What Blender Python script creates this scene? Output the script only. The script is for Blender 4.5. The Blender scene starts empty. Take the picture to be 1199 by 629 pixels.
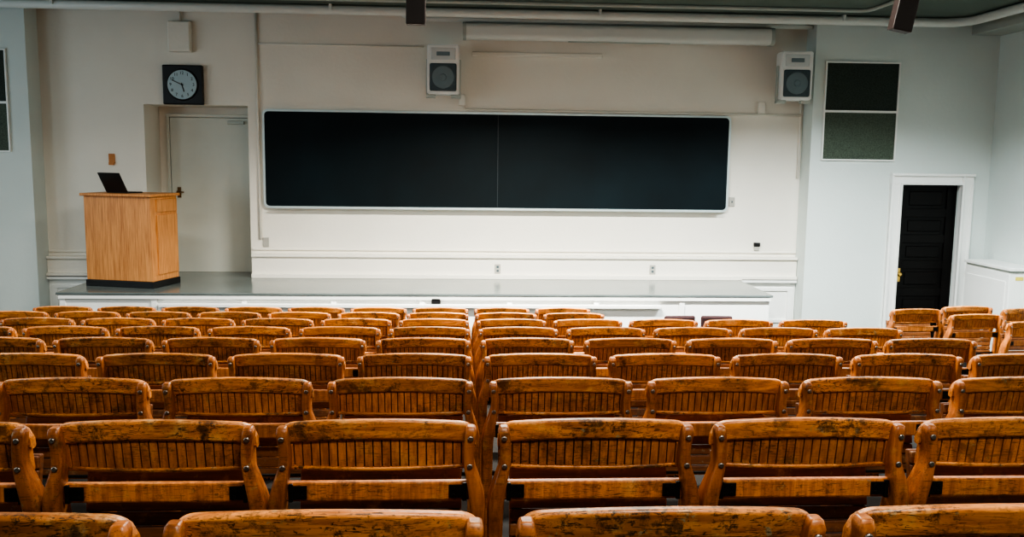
import bpy, bmesh, math, random
from mathutils import Vector, Matrix
random.seed(4)
D=bpy.data
COL=bpy.context.scene.collection

# ------------------------------------------------------------ materials
def new_mat(name):
    m=D.materials.new(name); m.use_nodes=True
    nt=m.node_tree; b=nt.nodes["Principled BSDF"]
    return m,nt,b
def mat(name,col,rough=0.6,metal=0.0,var=0.12,scale=6.0,bump=0.0,bscale=60.0,spec=0.5,col2=None):
    m,nt,b=new_mat(name)
    N=nt.nodes; L=nt.links
    tc=N.new("ShaderNodeTexCoord")
    nz=N.new("ShaderNodeTexNoise"); nz.inputs["Scale"].default_value=scale; nz.inputs["Detail"].default_value=5
    L.new(tc.outputs["Object"],nz.inputs["Vector"])
    cr=N.new("ShaderNodeValToRGB")
    c2=col2 if col2 else tuple(c*(1-var*2) for c in col)
    cr.color_ramp.elements[0].position=0.3; cr.color_ramp.elements[1].position=0.7
    cr.color_ramp.elements[0].color=(*c2,1); cr.color_ramp.elements[1].color=(*col,1)
    L.new(nz.outputs["Fac"],cr.inputs["Fac"]); L.new(cr.outputs["Color"],b.inputs["Base Color"])
    b.inputs["Roughness"].default_value=rough; b.inputs["Metallic"].default_value=metal
    b.inputs["Specular IOR Level"].default_value=spec
    if bump>0:
        n2=N.new("ShaderNodeTexNoise"); n2.inputs["Scale"].default_value=bscale; n2.inputs["Detail"].default_value=4
        L.new(tc.outputs["Object"],n2.inputs["Vector"])
        bp=N.new("ShaderNodeBump"); bp.inputs["Strength"].default_value=bump; bp.inputs["Distance"].default_value=0.01
        L.new(n2.outputs["Fac"],bp.inputs["Height"]); L.new(bp.outputs["Normal"],b.inputs["Normal"])
    return m
def wood(name,dark,light,grain=(2.5,30,30),stain=0.0,rough=0.35,scratch=0.0,tonev=(0.80,1.14)):
    m,nt,b=new_mat(name); N=nt.nodes; L=nt.links
    tc=N.new("ShaderNodeTexCoord"); oi=N.new("ShaderNodeObjectInfo")
    mul=N.new("ShaderNodeMath"); mul.operation='MULTIPLY'; mul.inputs[1].default_value=37.0
    L.new(oi.outputs["Random"],mul.inputs[0])
    add=N.new("ShaderNodeVectorMath"); add.operation='ADD'
    L.new(tc.outputs["Object"],add.inputs[0]); L.new(mul.outputs[0],add.inputs[1])
    mp=N.new("ShaderNodeMapping"); mp.inputs["Scale"].default_value=grain
    L.new(add.outputs[0],mp.inputs["Vector"])
    g=N.new("ShaderNodeTexNoise"); g.inputs["Scale"].default_value=3.0; g.inputs["Detail"].default_value=8; g.inputs["Roughness"].default_value=0.6; g.inputs["Distortion"].default_value=0.3
    L.new(mp.outputs[0],g.inputs["Vector"])
    cr=N.new("ShaderNodeValToRGB"); e=cr.color_ramp.elements
    e[0].position=0.32; e[0].color=(*dark,1); e[1].position=0.64; e[1].color=(*light,1)
    L.new(g.outputs["Fac"],cr.inputs["Fac"])
    last=cr.outputs["Color"]
    tone=N.new("ShaderNodeMapRange"); tone.inputs["To Min"].default_value=tonev[0]; tone.inputs["To Max"].default_value=tonev[1]
    L.new(oi.outputs["Random"],tone.inputs["Value"])
    hs=N.new("ShaderNodeHueSaturation"); L.new(last,hs.inputs["Color"]); L.new(tone.outputs[0],hs.inputs["Value"]); last=hs.outputs["Color"]
    # patch mask : wear gathers in some places only
    pm=N.new("ShaderNodeTexNoise"); pm.inputs["Scale"].default_value=3.6; pm.inputs["Detail"].default_value=2
    L.new(add.outputs[0],pm.inputs["Vector"])
    pr=N.new("ShaderNodeMapRange"); pr.inputs["From Min"].default_value=0.34; pr.inputs["From Max"].default_value=0.56
    pr.inputs["To Min"].default_value=0.2; pr.inputs["To Max"].default_value=1.0; L.new(pm.outputs["Fac"],pr.inputs["Value"])
    def blend(vec_out,scale,detail,lo,hi,amount,color,rough_=0.65,off=(0,0,0),patch=True):
        nonlocal last
        o2=N.new("ShaderNodeVectorMath"); o2.operation='ADD'; o2.inputs[1].default_value=off; L.new(vec_out,o2.inputs[0])
        s=N.new("ShaderNodeTexNoise"); s.inputs["Scale"].default_value=scale; s.inputs["Detail"].default_value=detail; s.inputs["Roughness"].default_value=rough_
        L.new(o2.outputs[0],s.inputs["Vector"])
        sr=N.new("ShaderNodeMapRange"); sr.inputs["From Min"].default_value=lo; sr.inputs["From Max"].default_value=hi
        sr.inputs["To Min"].default_value=0; sr.inputs["To Max"].default_value=amount
        L.new(s.outputs["Fac"],sr.inputs["Value"])
        fac=sr.outputs[0]
        if patch:
            mm=N.new("ShaderNodeMath"); mm.operation='MULTIPLY'; L.new(fac,mm.inputs[0]); L.new(pr.outputs[0],mm.inputs[1]); fac=mm.outputs[0]
        mx=N.new("ShaderNodeMix"); mx.data_type='RGBA'; mx.inputs["B"].default_value=(*color,1)
        L.new(fac,mx.inputs["Factor"]); L.new(last,mx.inputs["A"]); last=mx.outputs["Result"]
    if stain>0:
        a=add.outputs[0]
        blend(a,5,3,0.46,0.68,stain*0.7,(0.17,0.058,0.018))
        blend(a,14,6,0.56,0.70,stain*0.55,(0.76,0.48,0.21),0.7,(5.3,1.7,9.1),patch=False)
        blend(a,34,6,0.62,0.66,stain*0.7,(0.30,0.33,0.20),0.65,(1.3,7.7,2.1))
        blend(a,12,9,0.53,0.60,stain*0.9,(0.045,0.026,0.014),0.8,(7.3,2.7,4.1))
        blend(a,26,8,0.555,0.61,stain*0.95,(0.045,0.028,0.014),0.8,(3.3,0.7,4.1))
        blend(a,80,4,0.63,0.67,stain,(0.035,0.022,0.012),0.6,(0.3,2.7,6.1))
    if scratch>0:
        for rot_,k,sc in (((0,0.5,0),1.0,(12,130,130)),((0,-0.9,0.2),0.9,(14,140,120)),((0,0.05,0),0.8,(7,110,150)),((0,1.35,0),0.8,(14,140,150))):
            mp2=N.new("ShaderNodeMapping"); mp2.inputs["Scale"].default_value=sc; mp2.inputs["Rotation"].default_value=rot_
            L.new(add.outputs[0],mp2.inputs["Vector"])
            blend(mp2.outputs[0],2.2,3,0.63,0.655,scratch*k,(0.035,0.020,0.010),0.5)
    L.new(last,b.inputs["Base Color"])
    rr=N.new("ShaderNodeMapRange"); rr.inputs["To Min"].default_value=rough-0.06; rr.inputs["To Max"].default_value=rough+0.22
    L.new(g.outputs["Fac"],rr.inputs["Value"]); L.new(rr.outputs[0],b.inputs["Roughness"])
    bp=N.new("ShaderNodeBump"); bp.inputs["Strength"].default_value=0.10; bp.inputs["Distance"].default_value=0.003
    L.new(g.outputs["Fac"],bp.inputs["Height"]); L.new(bp.outputs["Normal"],b.inputs["Normal"])
    return m

M_wall=mat("painted_plaster",(0.80,0.77,0.69),0.75,var=0.03,scale=1.3,bump=0.15,bscale=25)
M_side=mat("light_tinted_side_plaster",(0.66,0.725,0.70),0.7,var=0.03,scale=1.3,bump=0.15,bscale=25)  # cool, dimmer light on the side walls is mixed into this plaster colour
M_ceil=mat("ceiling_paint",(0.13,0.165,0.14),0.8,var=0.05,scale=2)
M_trim=mat("white_trim",(0.84,0.85,0.82),0.45,var=0.02,scale=3)
M_white=mat("white_enamel",(0.70,0.72,0.68),0.4,var=0.02,scale=3)
M_grey=mat("speaker_cabinet_white",(0.78,0.80,0.78),0.5,var=0.02,scale=3)
M_pipe=mat("pipe_paint",(0.46,0.50,0.46),0.45,var=0.05,scale=3)
M_floor=mat("shade_darkened_floor",(0.012,0.010,0.008),0.8,var=0.25,scale=5,bump=0.1,spec=0.2)  # near-black colour deepens the shadows between the seat rows
M_stage=mat("stage_boards",(0.16,0.19,0.187),0.17,var=0.15,scale=2.5,spec=0.8)
M_board=mat("chalkboard_slate",(0.004,0.0145,0.0195),0.6,var=0.25,scale=1.2,spec=0.25)
M_alu=mat("aluminium",(0.60,0.70,0.71),0.4,metal=0.4,var=0.04)
M_seam=mat("board_seam",(0.015,0.03,0.038),0.5,var=0.05)
M_black=mat("black_plastic",(0.010,0.010,0.011),0.4,var=0.1)
M_iron=mat("black_iron",(0.020,0.017,0.015),0.45,metal=0.5,var=0.2,scale=30)
M_steel=mat("bolt_steel",(0.40,0.36,0.32),0.4,metal=1.0,var=0.15,scale=40)
M_grille=mat("speaker_grille",(0.08,0.115,0.13),0.6,var=0.1,scale=40)
M_cone=mat("speaker_cone",(0.18,0.24,0.26),0.5,var=0.05)
M_horn=mat("speaker_horn",(0.62,0.65,0.64),0.5,var=0.04)
M_doorp=mat("door_paint",(0.60,0.62,0.56),0.5,var=0.04,scale=2)
M_doord=mat("dark_door",(0.0045,0.0037,0.0035),0.45,var=0.2,scale=4,spec=0.25)
M_brass=mat("brass",(0.65,0.42,0.12),0.3,metal=1.0,var=0.1)
M_bronze=mat("bronze",(0.22,0.14,0.07),0.4,metal=0.9,var=0.1)
M_olive=mat("green_mesh_shade",(0.045,0.065,0.050),0.7,var=0.3,scale=70)
M_olive2=mat("green_mesh_shade_lower",(0.115,0.150,0.110),0.7,var=0.3,scale=70)
M_brown=mat("dark_brown_metal",(0.030,0.018,0.015),0.45,var=0.15)
M_red=mat("maroon_fabric",(0.035,0.008,0.009),0.8,var=0.2,scale=60)
M_orange=mat("orange_plate",(0.50,0.20,0.05),0.5,var=0.05)
M_yellow=mat("yellow_sticker",(0.75,0.62,0.10),0.5,var=0.05)
M_plate=mat("grey_wall_plate",(0.42,0.41,0.37),0.5,var=0.05)
M_dial=mat("clock_dial",(0.42,0.53,0.56),0.4,var=0.01)
M_screen=mat("laptop_shell",(0.015,0.016,0.018),0.35,var=0.1)
M_lcd=mat("laptop_screen",(0.02,0.03,0.05),0.2,var=0.1)
M_glass=mat("daylight_pane",(0.6,0.7,0.8),0.2,var=0.05)
OR_D=(0.42,0.130,0.028); OR_L=(0.80,0.315,0.080)
M_w_rail=wood("varnished_wood_worn",OR_D,OR_L,(2.0,26,26),stain=0.9,rough=0.34,scratch=0.9)
M_w_slat=wood("varnished_wood_slats",(0.34,0.100,0.022),(0.66,0.235,0.057),(26,26,2.0),stain=0.55,rough=0.40,scratch=0.6)
M_w_std=wood("varnished_wood_standard",(0.26,0.072,0.016),(0.52,0.175,0.042),(26,26,2.0),stain=0.5,rough=0.32,scratch=0.5)
M_w_seat=wood("shade_darkened_seat_underside",(0.09,0.028,0.008),(0.22,0.075,0.020),(2,24,24),stain=0.5,rough=0.45)  # dark base colour stands in for shade below the backrests
M_oak=wood("light_oak",(0.40,0.155,0.045),(0.68,0.32,0.115),(30,30,1.2),rough=0.4,tonev=(0.97,1.03))
M_groove=mat("groove_shadow_wood",(0.05,0.018,0.007),0.7,var=0.2)

# ------------------------------------------------------------ bmesh helpers
def bbox(x0,x1,y0,y1,z0,z1,bev=0.0,mi=0,seg=2):
    b=bmesh.new(); bmesh.ops.create_cube(b,size=1)
    for v in b.verts:
        v.co=Vector(((x0+x1)/2+v.co.x*(x1-x0),(y0+y1)/2+v.co.y*(y1-y0),(z0+z1)/2+v.co.z*(z1-z0)))
    if bev>0: bmesh.ops.bevel(b,geom=b.edges[:],offset=bev,segments=seg,affect='EDGES',profile=0.5)
    for f in b.faces: f.material_index=mi
    return b
def bcyl(p0,p1,r,r2=None,seg=20,mi=0,bev=0,smooth=True):
    p0=Vector(p0);p1=Vector(p1); d=p1-p0
    b=bmesh.new(); bmesh.ops.create_cone(b,cap_ends=True,segments=seg,radius1=r,radius2=r if r2 is None else r2,depth=d.length)
    if bev>0:
        ed=[e for e in b.edges if any(len(f.verts)>4 for f in e.link_faces)]
        bmesh.ops.bevel(b,geom=ed,offset=bev,segments=2,affect='EDGES')
    M=Matrix.Translation((p0+p1)/2)@d.to_track_quat('Z','Y').to_matrix().to_4x4()
    b.transform(M)
    for f in b.faces:
        f.material_index=mi; f.smooth=smooth and len(f.verts)<=4
    return b
def bsweep(rings,mi=0,smooth=True,cap=True,flat_every=0):
    b=bmesh.new(); R=[[b.verts.new(p) for p in r] for r in rings]
    n=len(R[0])
    for a,c in zip(R[:-1],R[1:]):
        for i in range(n):
            f=b.faces.new((a[i],a[(i+1)%n],c[(i+1)%n],c[i])); f.smooth=smooth and not (flat_every and i%flat_every==flat_every-1); f.material_index=mi
    if cap:
        f=b.faces.new(R[0][::-1]); f.material_index=mi; f=b.faces.new(R[-1]); f.material_index=mi
    bmesh.ops.recalc_face_normals(b,faces=b.faces[:])
    return b
def btube(pts,r,seg=12,mi=0):
    pts=[Vector(p) for p in pts]; rings=[]
    up=Vector((0,0,1))
    for i,p in enumerate(pts):
        t=(pts[min(i+1,len(pts)-1)]-pts[max(i-1,0)]).normalized()
        a=t.cross(up) if abs(t.dot(up))<0.95 else t.cross(Vector((0,1,0)))
        a.normalize(); c=t.cross(a)
        rings.append([p+a*math.cos(2*math.pi*k/seg)*r+c*math.sin(2*math.pi*k/seg)*r for k in range(seg)])
    return bsweep(rings,mi)
def rrect(hw,hh,r,n=3):
    pts=[]
    for cx,cy,a0 in ((hw-r,hh-r,0),(-hw+r,hh-r,90),(-hw+r,-hh+r,180),(hw-r,-hh+r,270)):
        for k in range(n+1):
            a=math.radians(a0+90*k/n); pts.append((cx+r*math.cos(a),cy+r*math.sin(a)))
    return pts
def bplate_xz(x0,x1,z0,z1,r,y0,y1,mi=0,n=5):
    cx,cz=(x0+x1)/2,(z0+z1)/2
    p=rrect((x1-x0)/2,(z1-z0)/2,r,n)
    return bsweep([[Vector((cx+a,y,cz+c)) for a,c in p] for y in (y0,y1)],mi,smooth=False)
def mesh_of(name,bms,mats):
    main=bmesh.new()
    for b in bms:
        t=D.meshes.new("t"); b.to_mesh(t); b.free(); main.from_mesh(t); D.meshes.remove(t)
    me=D.meshes.new(name); main.to_mesh(me); main.free()
    for m in (mats if isinstance(mats,(list,tuple)) else [mats]): me.materials.append(m)
    return me
def obj(name,bms,mats,loc=(0,0,0),parent=None,rot=(0,0,0),world=False,**props):
    """world=True : geometry is given in the room's coordinates, origin moved to loc"""
    me=mesh_of(name,bms,mats)
    if world: me.transform(Matrix.Translation(-Vector(loc)))
    o=D.objects.new(name,me); o.location=loc; o.rotation_euler=rot
    if parent is not None:
        o.parent=parent
    COL.objects.link(o)
    for k,v in props.items(): o[k]=v
    return o
def empty(name,loc,rot=(0,0,0),**props):
    o=D.objects.new(name,None); o.empty_display_size=0.1; o.location=loc; o.rotation_euler=rot; COL.objects.link(o)
    for k,v in props.items(): o[k]=v
    return o
def text_bm(s,size,mi=0,depth=0.001):
    cu=D.curves.new("t",'FONT'); cu.body=s; cu.size=size; cu.align_x='CENTER'; cu.align_y='CENTER'; cu.extrude=depth
    o=D.objects.new("t",cu); COL.objects.link(o); bpy.context.view_layer.update()
    me=D.meshes.new_from_object(o.evaluated_get(bpy.context.evaluated_depsgraph_get()))
    b=bmesh.new(); b.from_mesh(me); D.objects.remove(o); D.meshes.remove(me)
    for f in b.faces: f.material_index=mi
    b.transform(Matrix.Rotation(math.pi/2,4,'X'))   # reads from -y
    return b

ZF=0.047      # front floor level
STG=0.735     # stage level
CEIL=3.87
WY=10.8; SY=10.5
XL,XR=-4.965,4.126
RX=6.36; LX=-7.2; BY=-3.0
# ------------------------------------------------------------ room shell
w=[]
T=11.45
w.append(bbox(XL,-3.79,WY,T,0,CEIL)); w.append(bbox(-2.58,XR,WY,T,0,CEIL))
w.append(bbox(-3.79,-2.58,WY,T,2.78,CEIL)); w.append(bbox(-3.79,-2.58,11.32,T,0,2.78))
w.append(bbox(-3.79,-2.58,WY,11.32,0,STG-0.02))
obj("wall_front",w,[M_wall],kind="structure")
obj("wall_front_left",[bbox(LX-0.2,XL,SY,T,0,CEIL)],M_side,kind="structure")
obj("wall_front_right",[bbox(XR,5.25,SY,T,0,CEIL),bbox(6.01,RX+0.2,SY,T,0,CEIL),bbox(5.25,6.01,SY,T,1.955,CEIL),
    bbox(5.25,6.01,SY+0.25,T,0,1.955)],M_side,kind="structure")
obj("wall_right",[bbox(RX,RX+0.2,BY,SY,0,CEIL)],M_side,kind="structure")
obj("wall_left",[bbox(LX-0.2,LX,BY,SY,0,CEIL)],M_wall,kind="structure")
obj("wall_back",[bbox(LX-0.2,RX+0.2,BY-0.2,BY,0,CEIL)],M_wall,kind="structure")
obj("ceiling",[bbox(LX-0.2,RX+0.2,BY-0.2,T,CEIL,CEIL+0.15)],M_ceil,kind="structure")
# terraced floor
d0,P,rk=1.3657,0.8274,0.0991
def yrow(n): return d0+P*n
def zrow(n): return ZF+rk*(8-n)
fl=[bbox(LX-0.2,RX+0.2,BY-0.2,T,-0.2,ZF)]
for n in range(8):
    fl.append(bbox(LX,3.3,BY,yrow(n)+P-0.35,ZF+rk*(7-n),ZF+rk*(8-n)))
obj("floor",fl,M_floor,kind="structure")

# stage
SX0,SX1,SF=-4.32,3.40,9.49
st=[bbox(SX0,SX1,SF,11.32,STG-0.025,STG,bev=0.005,mi=0),
    bbox(SX0+0.03,SX1-0.03,SF+0.04,WY,ZF,STG-0.025,mi=1)]
zz0,zz1=ZF,STG-0.025
st.append(bbox(SX0+0.02,SX1-0.02,SF+0.008,SF+0.046,zz1-0.045,zz1-0.004,mi=1,bev=0.004))
st.append(bbox(SX0+0.03,SX1-0.03,SF+0.015,SF+0.047,zz0,zz0+0.12,mi=1,bev=0.004))
x=SX0+0.03
while x<SX1-0.1:
    st.append(bbox(x,x+0.06,SF+0.024,SF+0.045,zz0+0.12,zz1-0.045,mi=1,bev=0.003)); x+=0.95
st.append(bbox(-3.25,2.15,SF-0.03,SF+0.03,0.585,0.62,mi=1,bev=0.005))
obj("stage",st,[M_stage,M_trim],kind="structure")
def plinth(name,x0,x1,z1):
    obj(name,[bbox(x0,x1,WY-0.07,WY,STG,z1,bev=0.004),bbox(x0,x1,WY-0.10,WY,z1-0.03,z1+0.002,bev=0.006),bbox(x0,x1,WY-0.11,WY,STG,STG+0.05,bev=0.004),
        bbox(x0,x1,WY-0.02,WY,z1+0.045,z1+0.07,bev=0.004)],M_wall,kind="structure")
plinth("baseboard_front",-2.56,4.12,1.02)
plinth("baseboard_rear",-4.96,-3.82,0.98)
def wains(name,x0,x1):
    b=[bbox(x0,x1,WY-0.05,WY,ZF,STG,bev=0.003),bbox(x0,x1,WY-0.11,WY,STG-0.03,STG+0.02,bev=0.006)]
    for a,c,e,g in ((x0+0.04,x1-0.04,0.60,0.64),(x0+0.04,x1-0.04,0.2,0.24),(x0+0.04,x0+0.1,0.24,0.6),(x1-0.1,x1-0.04,0.24,0.6)):
        b.append(bbox(a,c,WY-0.07,WY-0.04,e,g,bev=0.003))
    obj(name,b,M_trim,kind="structure")
wains("trim_1",SX1+0.02,4.12); wains("trim_2",-4.96,SX0-0.02)
# recess door (pale)
dr=[bbox(-3.64,-2.62,11.25,11.30,STG,2.65,bev=0.003),
    bbox(-3.68,-3.645,11.24,11.32,STG,2.69,bev=0.003,mi=0),bbox(-2.615,-2.585,11.24,11.32,STG,2.69,bev=0.003,mi=0),
    bbox(-3.682,-2.583,11.238,11.32,2.655,2.692,bev=0.003,mi=0)]
d1=obj("door_1",dr,[M_doorp,M_wall],loc=(-3.13,11.25,STG),world=True,kind="structure")
obj("door_handle",[bcyl((0,0,0),(0,-0.05,0),0.022),bcyl((0,-0.05,0),(0.07,-0.055,0),0.009),bbox(-0.022,0.022,-0.008,0,-0.07,0.06,bev=0.002)],M_bronze,loc=(-0.42,0,1.0),parent=d1)
obj("door_closer",[bbox(-0.10,0.10,-0.05,0,-0.02,0.02,bev=0.006)],M_pipe,loc=(0.30,0,1.86),parent=d1)
# dark panelled door
b=[bbox(5.25,6.01,SY+0.09,SY+0.13,ZF,1.954)]
for a,c in ((5.25,5.37),(5.89,6.01)): b.append(bbox(a,c,SY+0.07,SY+0.1,ZF,1.95,bev=0.003))
zs=[ZF,0.28,0.62,0.96,1.28,1.60,1.95]
for i,z in enumerate(zs):
    z0=max(ZF,z-0.05); z1=min(1.95,z+0.05)
    b.append(bbox(5.37,5.89,SY+0.072,SY+0.1,z0,z1,bev=0.003))
for z0,z1 in zip(zs[:-1],zs[1:]):
    b.append(bbox(5.42,5.84,SY+0.08,SY+0.095,z0+0.09,z1-0.09,bev=0.007,seg=1))
d2=obj("door_2",b,M_doord,loc=(5.64,SY+0.07,ZF),world=True,kind="structure")
obj("door_knob",[bcyl((0,0,0),(0,-0.04,0),0.012),bcyl((0,-0.035,0),(0,-0.07,0),0.028,0.024,bev=0.006),bbox(-0.03,0.03,-0.006,0.002,-0.1,0.07,bev=0.002)],M_brass,loc=(-0.31,0,0.80),parent=d2)
c=[]
for (a,e) in ((5.12,5.265),(6.0,6.145)):
    c.append(bbox(a,e,SY-0.045,SY+0.02,ZF,2.06))
    c.append(bbox(a,a+0.03,SY-0.075,SY-0.03,ZF,2.05,bev=0.008))
    c.append(bbox(e-0.03,e,SY-0.062,SY-0.03,ZF,1.95,bev=0.008))
c.append(bbox(5.118,6.147,SY-0.048,SY+0.02,1.945,2.075,bev=0.006)); c.append(bbox(5.116,6.149,SY-0.078,SY-0.03,2.048,2.082,bev=0.008)); c.append(bbox(5.24,6.02,SY-0.064,SY-0.03,1.943,1.97,bev=0.007))
obj("trim_3",c,M_trim,kind="structure")
def greenwin(name,x0,x1,z0,zm,z1):
    b=[bbox(x0,x1,SY-0.012,SY+0.01,z0,zm,mi=1),bbox(x0,x1,SY-0.012,SY+0.01,zm,z1,mi=0)]
    t_=0.018
    for a,c,e,g in ((x0-t_,x1+t_,z1,z1+t_),(x0-t_,x1+t_,z0-t_,z0),(x0-t_,x0,z0,z1),(x1,x1+t_,z0,z1),(x0,x1,zm-0.014,zm+0.014)):
        b.append(bbox(a,c,SY-0.028,SY+0.01,e,g,mi=2,bev=0.003))
    obj(name,b,[M_olive,M_olive2,M_trim],kind="structure")
greenwin("window_1",4.27,5.14,2.24,2.805,3.37)
greenwin("window_2",-5.95,-5.20,2.22,2.76,3.34)
obj("trim_4",[bbox(6.0,RX,8.0,SY,3.72,CEIL,bev=0.01)],M_pipe,kind="structure")
pp=[(LX,10.2,3.81),(-3,10.2,3.81),(2,10.2,3.81),(5.45,10.2,3.81)]
for k in range(1,7):
    a=math.radians(15*k); pp.append((5.45+0.28*math.sin(a),10.2-0.28*(1-math.cos(a)),3.81))
pp+= [(5.73,5,3.81),(5.73,BY,3.81)]
obj("ceiling_pipe",[btube(pp,0.05,16)]+[bbox(x-0.015,x+0.015,10.13,10.27,3.8,CEIL,bev=0.003) for x in (-4.5,-1.5,1.5,4.3)],M_white,loc=(0,10.2,3.81),world=True,
    label="long painted heating pipe clamped under the ceiling",category="pipe")
obj("ceiling_pipe",[btube([(-0.75,10.62,CEIL),(-0.72,10.62,3.84),(-0.6,10.6,3.80),(1.5,10.6,3.80),(4.1,10.6,3.80)],0.035,14)],M_white,loc=(1,10.6,3.8),world=True,
    label="thin white pipe running above the projection screen case",category="pipe")
obj("ceiling_pipe",[btube([(LX,9.75,3.85),(0,9.75,3.85),(4.3,9.75,3.85),(4.38,9.72,3.85),(4.4,9.6,3.85),(4.4,8.0,3.85),(4.4,BY,3.85)],0.02,10)],M_pipe,loc=(0,9.75,3.85),world=True,
    label="thin grey electrical conduit bending along the ceiling",category="pipe")

# ------------------------------------------------------------ blackboard
bb0=(0.41,WY,1.55)
B=empty("blackboard",bb0,label="wide dark slate blackboard with thin metal frame on the wall",category="blackboard")
def loc(bm): bm.transform(Matrix.Translation(-Vector(bb0))); return bm
obj("frame",[loc(bplate_xz(-2.404,3.224,1.573,2.744,0.065,WY-0.05,WY))],M_alu,parent=B)
obj("writing_surface",[loc(bplate_xz(-2.378,3.198,1.602,2.718,0.045,WY-0.055,WY-0.02)),loc(bbox(0.385,0.394,WY-0.058,WY-0.03,1.607,2.713,mi=1))],[M_board,M_seam],parent=B)
obj("chalk_tray",[loc(bbox(-2.3,3.12,WY-0.11,WY-0.03,1.575,1.587,bev=0.003)),loc(bbox(-2.3,3.12,WY-0.113,WY-0.105,1.575,1.60,bev=0.002))],M_alu,parent=B)

# ------------------------------------------------------------ projection screen case
sc0=(1.79,10.56,3.56)
S=empty("projection_screen",sc0,label="rolled-up projection screen in long white metal case",category="projection screen")
prof=rrect(0.095,0.095,0.06,5)
obj("case",[bsweep([[Vector((x,a,0.10+c)) for a,c in prof] for x in (-1.80,1.80)],smooth=False)],M_white,parent=S)
for x in (-1.81,1.81):
    obj("end_cap",[bsweep([[Vector((x+s,a*1.06,0.10+c*1.06)) for a,c in prof] for s in (-0.02,0.02)],smooth=False)],M_pipe,parent=S)
for x in (-1.2,1.2):
    obj("wall_bracket",[bbox(x-0.02,x+0.02,0.05,0.235,0.15,0.20,bev=0.003),bbox(x-0.03,x+0.03,0.225,0.239,0.05,0.25,bev=0.003)],M_iron,parent=S)
obj("pull_tab",[bbox(-0.6,0.6,-0.03,-0.0,-0.008,0.006,bev=0.003)],M_pipe,parent=S)

# ------------------------------------------------------------ loudspeakers
def speaker(cx,cz,rz,lab):
    o=empty("loudspeaker",(cx,10.47,cz-0.28),rot=(0,0,rz),label=lab,category="speaker",group="wall loudspeakers")
    pr=[(-0.185,-0.14),(0.185,-0.14),(0.175,0.12),(-0.175,0.12)]
    b=bsweep([[Vector((a,c,z)) for a,c in pr] for z in (0,0.56)],smooth=False)
    bmesh.ops.bevel(b,geom=b.edges[:],offset=0.014,segments=3,affect='EDGES')
    obj("cabinet",[b],M_grey,parent=o)
    obj("woofer_grille",[bbox(-0.152,0.152,-0.155,-0.13,0.035,0.345,bev=0.018,seg=3)],M_grille,parent=o)
    obj("woofer_cone",[bcyl((0,-0.15,0.19),(0,-0.162,0.19),0.132,0.122,seg=32),bcyl((0,-0.158,0.19),(0,-0.168,0.19),0.045,0.03,seg=24,mi=0)],[M_cone,M_grille],parent=o)
    obj("tweeter_horn",[bbox(-0.14,0.14,-0.150,-0.13,0.385,0.52,bev=0.009)],M_horn,parent=o)
    obj("tweeter_throat",[bbox(-0.075,0.075,-0.158,-0.145,0.43,0.475,bev=0.004)],M_cone,parent=o)
    obj("mounting_arm",[bbox(-0.03,0.03,0.11,0.31,0.26,0.31,bev=0.005)],M_pipe,parent=o)
    obj("wall_plate",[bbox(-0.07,0.07,0.295,0.315,0.2,0.37,bev=0.005)],M_pipe,parent=o)
    for s in (-1,1):
        obj("side_bracket",[bbox(min(s*0.175,s*0.200),max(s*0.175,s*0.200),-0.04,0.02,-0.03,0.40,bev=0.004),bbox(min(s*0.09,s*0.200),max(s*0.09,s*0.200),-0.05,0.04,-0.035,-0.002,bev=0.004)],M_pipe,parent=o)
speaker(-0.26,3.20,0.0,"white wall loudspeaker with grey woofer and horn beside screen case")
speaker(3.86,3.20,-0.06,"white loudspeaker angled on bracket above the blackboard corner")

# ------------------------------------------------------------ clock
ck=empty("wall_clock",(-3.31,WY,2.78),label="square black wall clock with round white dial",category="clock")
obj("case",[bbox(-0.23,0.23,-0.07,0,0,0.455,bev=0.012)],M_black,parent=ck)
obj("bezel",[bcyl((0,-0.07,0.228),(0,-0.085,0.228),0.185,0.178,seg=48)],M_iron,parent=ck)
obj("dial",[bcyl((0,-0.08,0.228),(0,-0.088,0.228),0.168,seg=48)],M_dial,parent=ck)
nb=[]
for i in range(1,13):
    a=math.radians(30*i); t=text_bm(str(i),0.048); t.transform(Matrix.Translation((0.132*math.sin(a),-0.0895,0.228+0.132*math.cos(a)))); nb.append(t)
obj("numerals",nb,M_black,parent=ck)
def hand(L,wd,ang,y,name):
    b=bbox(-wd/2,wd/2,y-0.002,y,-0.02,L,bev=0.0006,seg=1); b.transform(Matrix.Rotation(math.radians(ang),4,'Y')); b.transform(Matrix.Translation((0,0,0.228)))
    obj(name,[b],M_black,parent=ck)
hand(0.085,0.012,165,-0.092,"hour_hand"); hand(0.125,0.008,-66,-0.096,"minute_hand")
obj("hub",[bcyl((0,-0.088,0.228),(0,-0.102,0.228),0.01)],M_black,parent=ck)

# small wall fittings
obj("junction_box",[bbox(-0.13,0.13,-0.08,0,-0.175,0.175,bev=0.01),bbox(-0.12,0.12,-0.09,-0.075,-0.165,0.165,bev=0.006),bcyl((0,-0.03,0.17),(0,-0.03,0.30),0.014)],M_wall,loc=(-3.33,WY,3.56),
    label="cream painted metal junction box above the clock",category="electrical box")
def plate(x,z,m,lab,y=WY,w_=0.036,h_=0.057,name="outlet_plate",cat="outlet",extra=None):
    b=[bbox(-w_,w_,-0.012,0,-h_,h_,bev=0.004)]
    if extra is None: b+=[bbox(-0.014,0.014,-0.016,-0.01,s-0.013,s+0.013,bev=0.002,mi=1) for s in (-0.024,0.024)]
    else: b+=extra
    obj(name,b,[m,M_grille],loc=(x,y,z),label=lab,category=cat)
plate(0.40,0.86,M_plate,"pale grey power outlet on the wall plinth",y=WY-0.07)
plate(2.31,0.86,M_plate,"pale grey power outlet on the wall plinth",y=WY-0.07)
plate(-2.40,1.16,M_plate,"grey outlet plate beside the conduit",extra=[])
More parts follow.
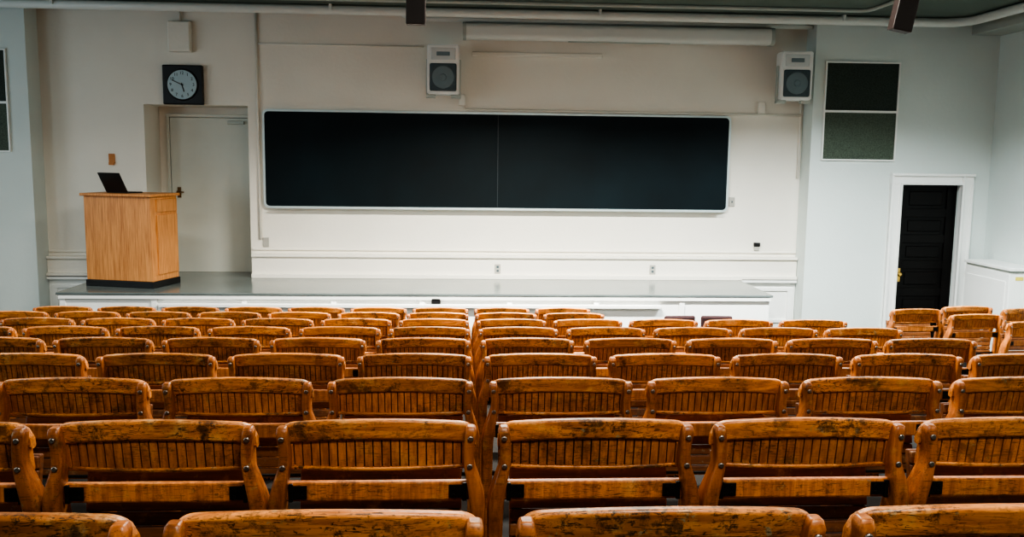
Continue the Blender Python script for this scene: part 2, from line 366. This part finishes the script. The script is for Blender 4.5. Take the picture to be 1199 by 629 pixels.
plate(3.285,1.70,M_plate,"grey switch plate beside the blackboard",name="switch_plate",cat="light switch",extra=[bbox(-0.006,0.006,-0.025,-0.01,-0.01,0.012,mi=1)])
plate(-4.18,2.14,M_orange,"small orange plate above the lectern",name="switch_plate",cat="light switch",extra=[bbox(-0.03,0.03,-0.03,-0.01,-0.075,-0.045,mi=0)])
obj("wall_thermostat",[bbox(-0.038,0.038,-0.04,0,0.0,0.05,bev=0.006,mi=1),bbox(-0.030,0.030,-0.03,0,-0.05,0.0,bev=0.004)],[M_plate,M_black],loc=(3.62,WY,1.15),
    label="black and grey wall socket adapter on the plinth ledge",category="thermostat")
obj("outlet_plate",[bbox(-0.05,0.05,-0.012,0.01,-0.03,0.03,bev=0.004)],M_black,loc=(-0.31,SF+0.02,0.655),label="black cable socket in the stage front",category="outlet")
def conduit(pts,lab,r=0.011,extra=()):
    c=Vector(pts[0]); b=[btube(pts,r,10)]+list(extra)
    obj("wall_conduit",b,M_wall,loc=tuple(c),world=True,label=lab,category="conduit")
conduit([(-2.46,WY-0.018,CEIL-0.02),(-2.46,WY-0.018,1.2)],"cream painted vertical conduit beside the blackboard",0.016)
conduit([(-0.04,WY-0.018,2.95),(-0.04,WY-0.018,2.83),(0.0,WY-0.018,2.775),(2,WY-0.018,2.765),(4.10,WY-0.018,2.765)],"cream conduit run above the blackboard",0.016,
        [bbox(-0.085,-0.005,WY-0.05,WY,2.82,2.95,bev=0.006),bbox(3.55,3.64,WY-0.05,WY,2.78,2.92,bev=0.006)])
conduit([(4.09,WY-0.016,3.2),(4.09,WY-0.016,2.0)],"thin vertical conduit near the wall corner",0.014)
conduit([(-2.45,WY-0.012,3.50),(-0.5,WY-0.012,3.50)],"thin horizontal conduit towards the loudspeaker",0.010)
obj("wall_rail",[bbox(-0.78,0.78,-0.03,0,-0.025,0.025,bev=0.008)],M_wall,loc=(0.85,WY,3.43),label="short cream mounting rail under the screen case",category="rail")

# radiator cover on right wall
rc=empty("radiator_cover",(6.18,9.83,ZF),label="white metal radiator cover beside the dark door",category="radiator cover")
obj("cabinet",[bbox(-0.17,0.175,-0.43,0.44,0,0.96,bev=0.01)],M_trim,parent=rc)
obj("top_slab",[bbox(-0.19,0.175,-0.46,0.45,0.985,1.02,bev=0.006),bbox(-0.16,0.175,-0.41,0.44,0.955,0.987,mi=1)],[M_trim,M_pipe],parent=rc)  # grey strip under the slab paints in a shadow line
obj("side_panel",[bbox(-0.178,-0.168,-0.37,0.38,0.12,0.86,bev=0.004)],M_trim,parent=rc)
obj("warning_sticker",[bbox(-0.10,-0.01,-0.434,-0.428,0.88,0.92)],M_yellow,parent=rc)

obj("hanging_bracket",[bbox(-0.042,0.042,-0.03,0.03,0,CEIL-2.775,bev=0.004),bbox(-0.08,0.08,-0.06,0.06,CEIL-2.80,CEIL-2.775,bev=0.003)],M_brown,loc=(-0.22,4.0,2.775),label="dark brown bracket hanging from the ceiling",category="ceiling bracket",group="hanging brackets")
t=math.radians(11)
b1=bbox(-0.045,0.045,-0.03,0.03,0,(CEIL-2.79)/math.cos(t)-0.02,bev=0.004); b1.transform(Matrix.Rotation(t,4,'Y'))
obj("hanging_bracket",[b1,bbox(0.12,0.30,-0.06,0.06,CEIL-2.81,CEIL-2.79,bev=0.003)],M_brown,loc=(1.95,4.0,2.79),label="slanted dark brown bracket hanging from the ceiling",category="ceiling bracket",group="hanging brackets")

# ------------------------------------------------------------ lectern
LR=math.radians(-15)
lc=empty("lectern",(-3.74,10.145,STG),rot=(0,0,LR),label="light oak lectern on a black base at the stage edge",category="lectern")
hw,hd=0.41,0.25
obj("base",[bbox(-hw-0.01,hw+0.01,-hd-0.01,hd+0.01,0,0.07,bev=0.005)],M_black,parent=lc)
obj("body",[bbox(-hw,hw,-hd,hd,0.07,1.0,bev=0.006)],M_oak,parent=lc)
obj("top",[bbox(-hw-0.03,hw+0.025,-hd-0.03,hd+0.03,1.0,1.03,bev=0.006)],M_oak,parent=lc)
obj("side_door",[bbox(hw-0.002,hw+0.016,-hd+0.10,hd-0.02,0.14,0.80,bev=0.004)],M_oak,parent=lc)
obj("drawer",[bbox(hw-0.002,hw+0.016,-hd+0.10,hd-0.02,0.83,0.97,bev=0.004)],M_oak,parent=lc)
lp=empty("laptop",(-3.85,10.06,STG+1.031),rot=(0,0,math.radians(-28)),label="open black laptop standing on the lectern",category="laptop")
obj("keyboard_base",[bbox(-0.165,0.165,0,0.20,0,0.014,bev=0.004),bbox(-0.14,0.14,0.03,0.13,0.014,0.016,mi=0)],M_screen,parent=lp)
obj("screen",[bbox(-0.165,0.165,-0.009,0,0,0.24,bev=0.003),bbox(-0.15,0.15,0,0.001,0.015,0.225,mi=1)],[M_screen,M_lcd],loc=(0,0.0,0.012),parent=lp,rot=(math.radians(27),0,0))

# ------------------------------------------------------------ wooden lecture seat
TOP=0.80
LEAN=0.17
def yb(u,z): return 0.026*u*u+(TOP-z)*LEAN
HW=0.252
def slab(u0,u1,zl,zh,th,r,yoff=0.0,ns=24,mi=0,n=3,smooth=True):
    rings=[]
    for i in range(ns+1):
        u=u0+(u1-u0)*i/ns; a,c=zl(u),zh(u); hh=(c-a)/2; mid=(a+c)/2; rr=min(r,hh*0.95,th/2*0.95)
        ring=[]
        for py,pz in rrect(th/2,hh,rr,n):
            z=mid+pz; ring.append(Vector((u*HW,yb(u,z)+yoff+py,z)))
        rings.append(ring)
    return bsweep(rings,mi,smooth=smooth,flat_every=n+1)
def corner(u):
    e=max(0,(abs(u)-0.84)/0.16); return 0.034*(1-math.sqrt(max(0,1-e*e)))
zt=lambda u: TOP-0.018*u*u-corner(u)
zl_top=lambda u: 0.744-0.018*u*u
zl_end=lambda u: zl_top(u)-0.010*max(0,(abs(u)-0.80)/0.20)**2
top_me=mesh_of("top_rail",[slab(-1,1,zl_end,zt,0.026,0.009,ns=64,n=4)],M_w_rail)
pan=[slab(-0.93,0.93,lambda u:0.665,lambda u:zl_top(u)+0.005,0.006,0.0015,yoff=0.002,ns=16,mi=1)]
ns=19
for i in range(ns):
    u0=-0.85+1.70*i/ns; u1=u0+1.70/ns
    g=0.0068
    pan.append(slab(u0+g,u1-g,lambda u:0.665,lambda u:zl_top(u)+0.004,0.012,0.0015,ns=1,n=1,smooth=False))
for s in (-1,1):
    a,c=sorted((s*0.855,s*0.97)); pan.append(slab(a,c,lambda u:0.655,lambda u:zl_top(u),0.018,0.004,ns=2))
slat_me=mesh_of("slatted_panel",pan,[M_w_slat,M_groove])
bot_me=mesh_of("bottom_rail",[slab(-0.96,0.96,lambda u:0.656,lambda u:0.668,0.020,0.005,ns=20)],M_w_rail)
cr_me=mesh_of("cross_rail",[bbox(-0.238,0.238,0.022,0.044,0.574,0.626,bev=0.006)],M_w_slat)
seat=[]
A=math.radians(78); piv=Vector((0,0.085,0.41))
for i in range(7):
    y=0.0+0.037*i; bm=bbox(-0.215,0.215,y,y+0.034,-0.009,0.009,bev=0.004); seat.append(bm)
seat+=[bbox(-0.215,-0.18,0.0,0.26,-0.030,-0.008,bev=0.004),bbox(0.18,0.215,0.0,0.26,-0.030,-0.008,bev=0.004)]
for bm in seat:
    bm.transform(Matrix.Rotation(A,4,'X')); bm.transform(Matrix.Translation(piv))
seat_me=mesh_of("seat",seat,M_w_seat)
hinge_me=mesh_of("seat_pivot",[bcyl((-0.245,0.085,0.42),(0.245,0.085,0.42),0.009,seg=12)],M_iron)
def catmull(pts,k=4):
    out=[]
    n=len(pts)
    for i in range(n-1):
        p0=pts[max(i-1,0)];p1=pts[i];p2=pts[i+1];p3=pts[min(i+2,n-1)]
        for j in range(k):
            t=j/k; out.append(tuple(0.5*((2*b_)+(-a_+c_)*t+(2*a_-5*b_+4*c_-d_)*t*t+(-a_+3*b_-3*c_+d_)*t**3) for a_,b_,c_,d_ in zip(p0,p1,p2,p3)))
    out.append(pts[-1]); return out
def standard(s):
    path=[(0.238,0.004,0.765,0.0150,0.020),(0.233,0.008,0.72,0.0135,0.022),(0.234,0.012,0.68,0.0140,0.025),(0.246,0.014,0.63,0.0175,0.032),
          (0.256,0.028,0.57,0.020,0.040),(0.257,0.05,0.48,0.019,0.042),(0.256,0.07,0.30,0.018,0.038),(0.256,0.075,0.12,0.018,0.036),(0.256,0.075,0.0,0.020,0.05)]
    path=[(0.238,0.004,0.781,0.008,0.010),(0.238,0.004,0.778,0.012,0.015)]+catmull(path)
    rings=[]
    for x,y,z,a,c in path:
        rings.append([Vector((s*x+px,y+py,z)) for px,py in rrect(a,c,min(a,c)*0.5,3)])
    return mesh_of("side_standard",[bsweep(rings,flat_every=0)],M_w_std)
std_me=[standard(-1),standard(1)]
br_me=mesh_of("hinge_bracket",[bbox(-0.018,0.022,-0.004,0.0,-0.018,0.018,bev=0.0015),bbox(-0.024,-0.013,-0.009,0.0,-0.024,0.024,bev=0.002),bcyl((0.010,-0.003,0.009),(0.010,-0.008,0.009),0.004,seg=8),bcyl((0.010,-0.003,-0.009),(0.010,-0.008,-0.009),0.004,seg=8)],M_iron)
bo_me=mesh_of("bolt",[bcyl((0,0,0),(0,-0.005,0),0.0080,0.0065,seg=14,bev=0.001)],M_steel)
LABEL="orange-brown varnished wooden lecture seat with worn slatted backrest"
def add(nm,me,par,l=(0,0,0),r=(0,0,0)):
    o=D.objects.new(nm,me); o.location=l; o.rotation_euler=r; o.parent=par; COL.objects.link(o); return o
def build_seat(l,rz=0.0,grp="rows of wooden lecture hall seats"):
    e=empty("lecture_seat",l,rot=(0,0,rz)); e["label"]=LABEL; e["category"]="seat"; e["group"]=grp
    P_=[]
    P_.append(add("top_rail",top_me,e)); P_.append(add("slatted_panel",slat_me,e)); P_.append(add("bottom_rail",bot_me,e))
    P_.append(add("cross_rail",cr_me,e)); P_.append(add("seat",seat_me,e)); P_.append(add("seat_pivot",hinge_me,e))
    for s,m in zip((-1,1),std_me):
        P_.append(add("side_standard",m,e))
        P_.append(add("bolt",bo_me,e,(s*0.2375,-0.0155,0.752)))
        P_.append(add("bolt",bo_me,e,(s*0.2355,-0.0135,0.678)))
        P_.append(add("hinge_bracket",br_me,e,(s*0.204,0.022,0.600),(0,0,0) if s<0 else (0,math.pi,0)))
    return e,P_
rows={0:(-2,1),1:(-3,2),2:(-3,3),3:(-4,4),4:(-5,4),5:(-6,4),6:(-7,4),7:(-7,1),8:(-7,1)}
places=[]
for n,(a,c) in rows.items():
    for k in range(a,c+1):
        places.append(((0.0599+(k+0.5)*0.56,yrow(n),zrow(n)),random.uniform(-0.006,0.006),"rows of wooden lecture hall seats"))
for x,y,rz in ((4.25,8.00,0.06),(4.66,7.72,0.06),(4.98,7.36,0.06),(4.83,8.16,0.06),(5.36,8.05,0.06)):
    places.append(((x,y,ZF),rz,"side block of wooden lecture hall seats"))
me_,parts_=build_seat(places[0][0],places[0][1])
for l,rz,g in places[1:]:
    e=me_.copy(); e.location=l; e.rotation_euler=(0,0,rz); e["group"]=g; COL.objects.link(e)
    for p in parts_:
        q=p.copy(); q.parent=e; COL.objects.link(q)

def padded(x,y,rz):
    e=empty("padded_chair",(x,y,ZF),rot=(0,0,rz),label="dark red padded chair standing before the stage",category="chair",group="dark red padded chairs")
    obj("seat",[bbox(-0.145,0.145,-0.15,0.2,0.38,0.43,bev=0.02)],M_red,parent=e)
    obj("backrest",[bbox(-0.145,0.145,-0.18,-0.14,0.50,0.735,bev=0.018)],M_red,parent=e)
    for sx in (-0.13,0.13):
        obj("leg",[btube([(sx,-0.16,0),(sx,-0.155,0.4),(sx,-0.16,0.6)],0.011,8)],M_iron,parent=e)
        obj("leg",[btube([(sx,0.18,0),(sx,0.17,0.39)],0.011,8)],M_iron,parent=e)
padded(1.97,8.1,0.05); padded(2.33,8.1,-0.05)

# ------------------------------------------------------------ ceiling lamps + lights
def area(name,loc_,rot,sx,sy,power,col,spread=math.pi):
    l=D.lights.new(name,'AREA'); l.shape='RECTANGLE'; l.size=sx; l.size_y=sy; l.energy=power; l.color=col; l.spread=spread
    o=D.objects.new(name,l); o.location=loc_; o.rotation_euler=rot; COL.objects.link(o); return o
M_tube=mat("lamp_diffuser",(0.8,0.8,0.78),0.4,var=0.01)
WARM=(1.0,0.965,0.88); COOL=(0.90,0.98,1.0)
PW={(-3.4,0.5):(20,WARM),(0.6,0.5):(75,WARM),(3.9,0.5):(35,WARM),(-3.4,4.2):(55,WARM),(0.6,4.2):(140,WARM),(3.9,4.2):(85,WARM),(-3.4,7.4):(45,WARM),(0.6,7.4):(500,WARM),(3.9,7.4):(300,COOL)}
for (x,y),(pw,colr) in PW.items():
    e=empty("ceiling_lamp",(x,y,CEIL),label="long fluorescent ceiling lamp in white housing",category="ceiling lamp",group="fluorescent ceiling lamps")
    obj("housing",[bbox(-0.75,0.75,-0.15,0.15,-0.10,0,bev=0.01)],M_white,parent=e)
    obj("diffuser",[bbox(-0.72,0.72,-0.12,0.12,-0.115,-0.10,bev=0.004)],M_tube,parent=e)
    area("lamp_light",(x,y,CEIL-0.14),(0,0,0),1.4,0.25,pw,colr,math.radians(144) if y>5 else math.pi)
for i,(y,wp) in enumerate(((1.5,70),(5.0,60),(8.2,25))):
    obj("window_%d"%(i+3),[bbox(LX,LX+0.03,y-0.85,y+0.85,1.3,3.2)]+[bbox(LX,LX+0.06,a,c,e_,g_,mi=1,bev=0.004) for a,c,e_,g_ in ((y-0.9,y+0.9,3.2,3.27),(y-0.9,y+0.9,1.23,1.3),(y-0.9,y-0.84,1.3,3.2),(y+0.84,y+0.9,1.3,3.2),(y-0.02,y+0.02,1.3,3.2),(y-0.85,y+0.85,2.2,2.24))],[M_glass,M_trim],kind="structure")
    area("window_light",(LX+0.1,y,2.25),(0,math.radians(-90),0),1.8,1.6,wp,(0.74,0.90,1.0))
wd=D.worlds.new("world"); bpy.context.scene.world=wd; wd.use_nodes=True
wd.node_tree.nodes["Background"].inputs[0].default_value=(0.5,0.6,0.7,1); wd.node_tree.nodes["Background"].inputs[1].default_value=0.2
try:
    bpy.context.scene.view_settings.view_transform='AgX'
    bpy.context.scene.view_settings.look='AgX - High Contrast'
except Exception as ex: print(ex)

# ------------------------------------------------------------ camera
yaw,pitch,roll,F=.0536,.1237,.0124,1037.05
cy,sy=math.cos(yaw),math.sin(yaw)
f=Vector((sy*math.cos(pitch),cy*math.cos(pitch),-math.sin(pitch)))
r=Vector((cy,-sy,0)); u=r.cross(f)
c_,s_=math.cos(roll),math.sin(roll)
r2=c_*r+s_*u; u2=-s_*r+c_*u
cam=D.cameras.new("camera"); cam.sensor_width=36; cam.lens=36*F/1199; cam.clip_start=0.05
co=D.objects.new("camera",cam); COL.objects.link(co)
co.matrix_world=Matrix(((r2.x,u2.x,-f.x,0),(r2.y,u2.y,-f.y,0),(r2.z,u2.z,-f.z,2.2),(0,0,0,1)))
bpy.context.scene.camera=co
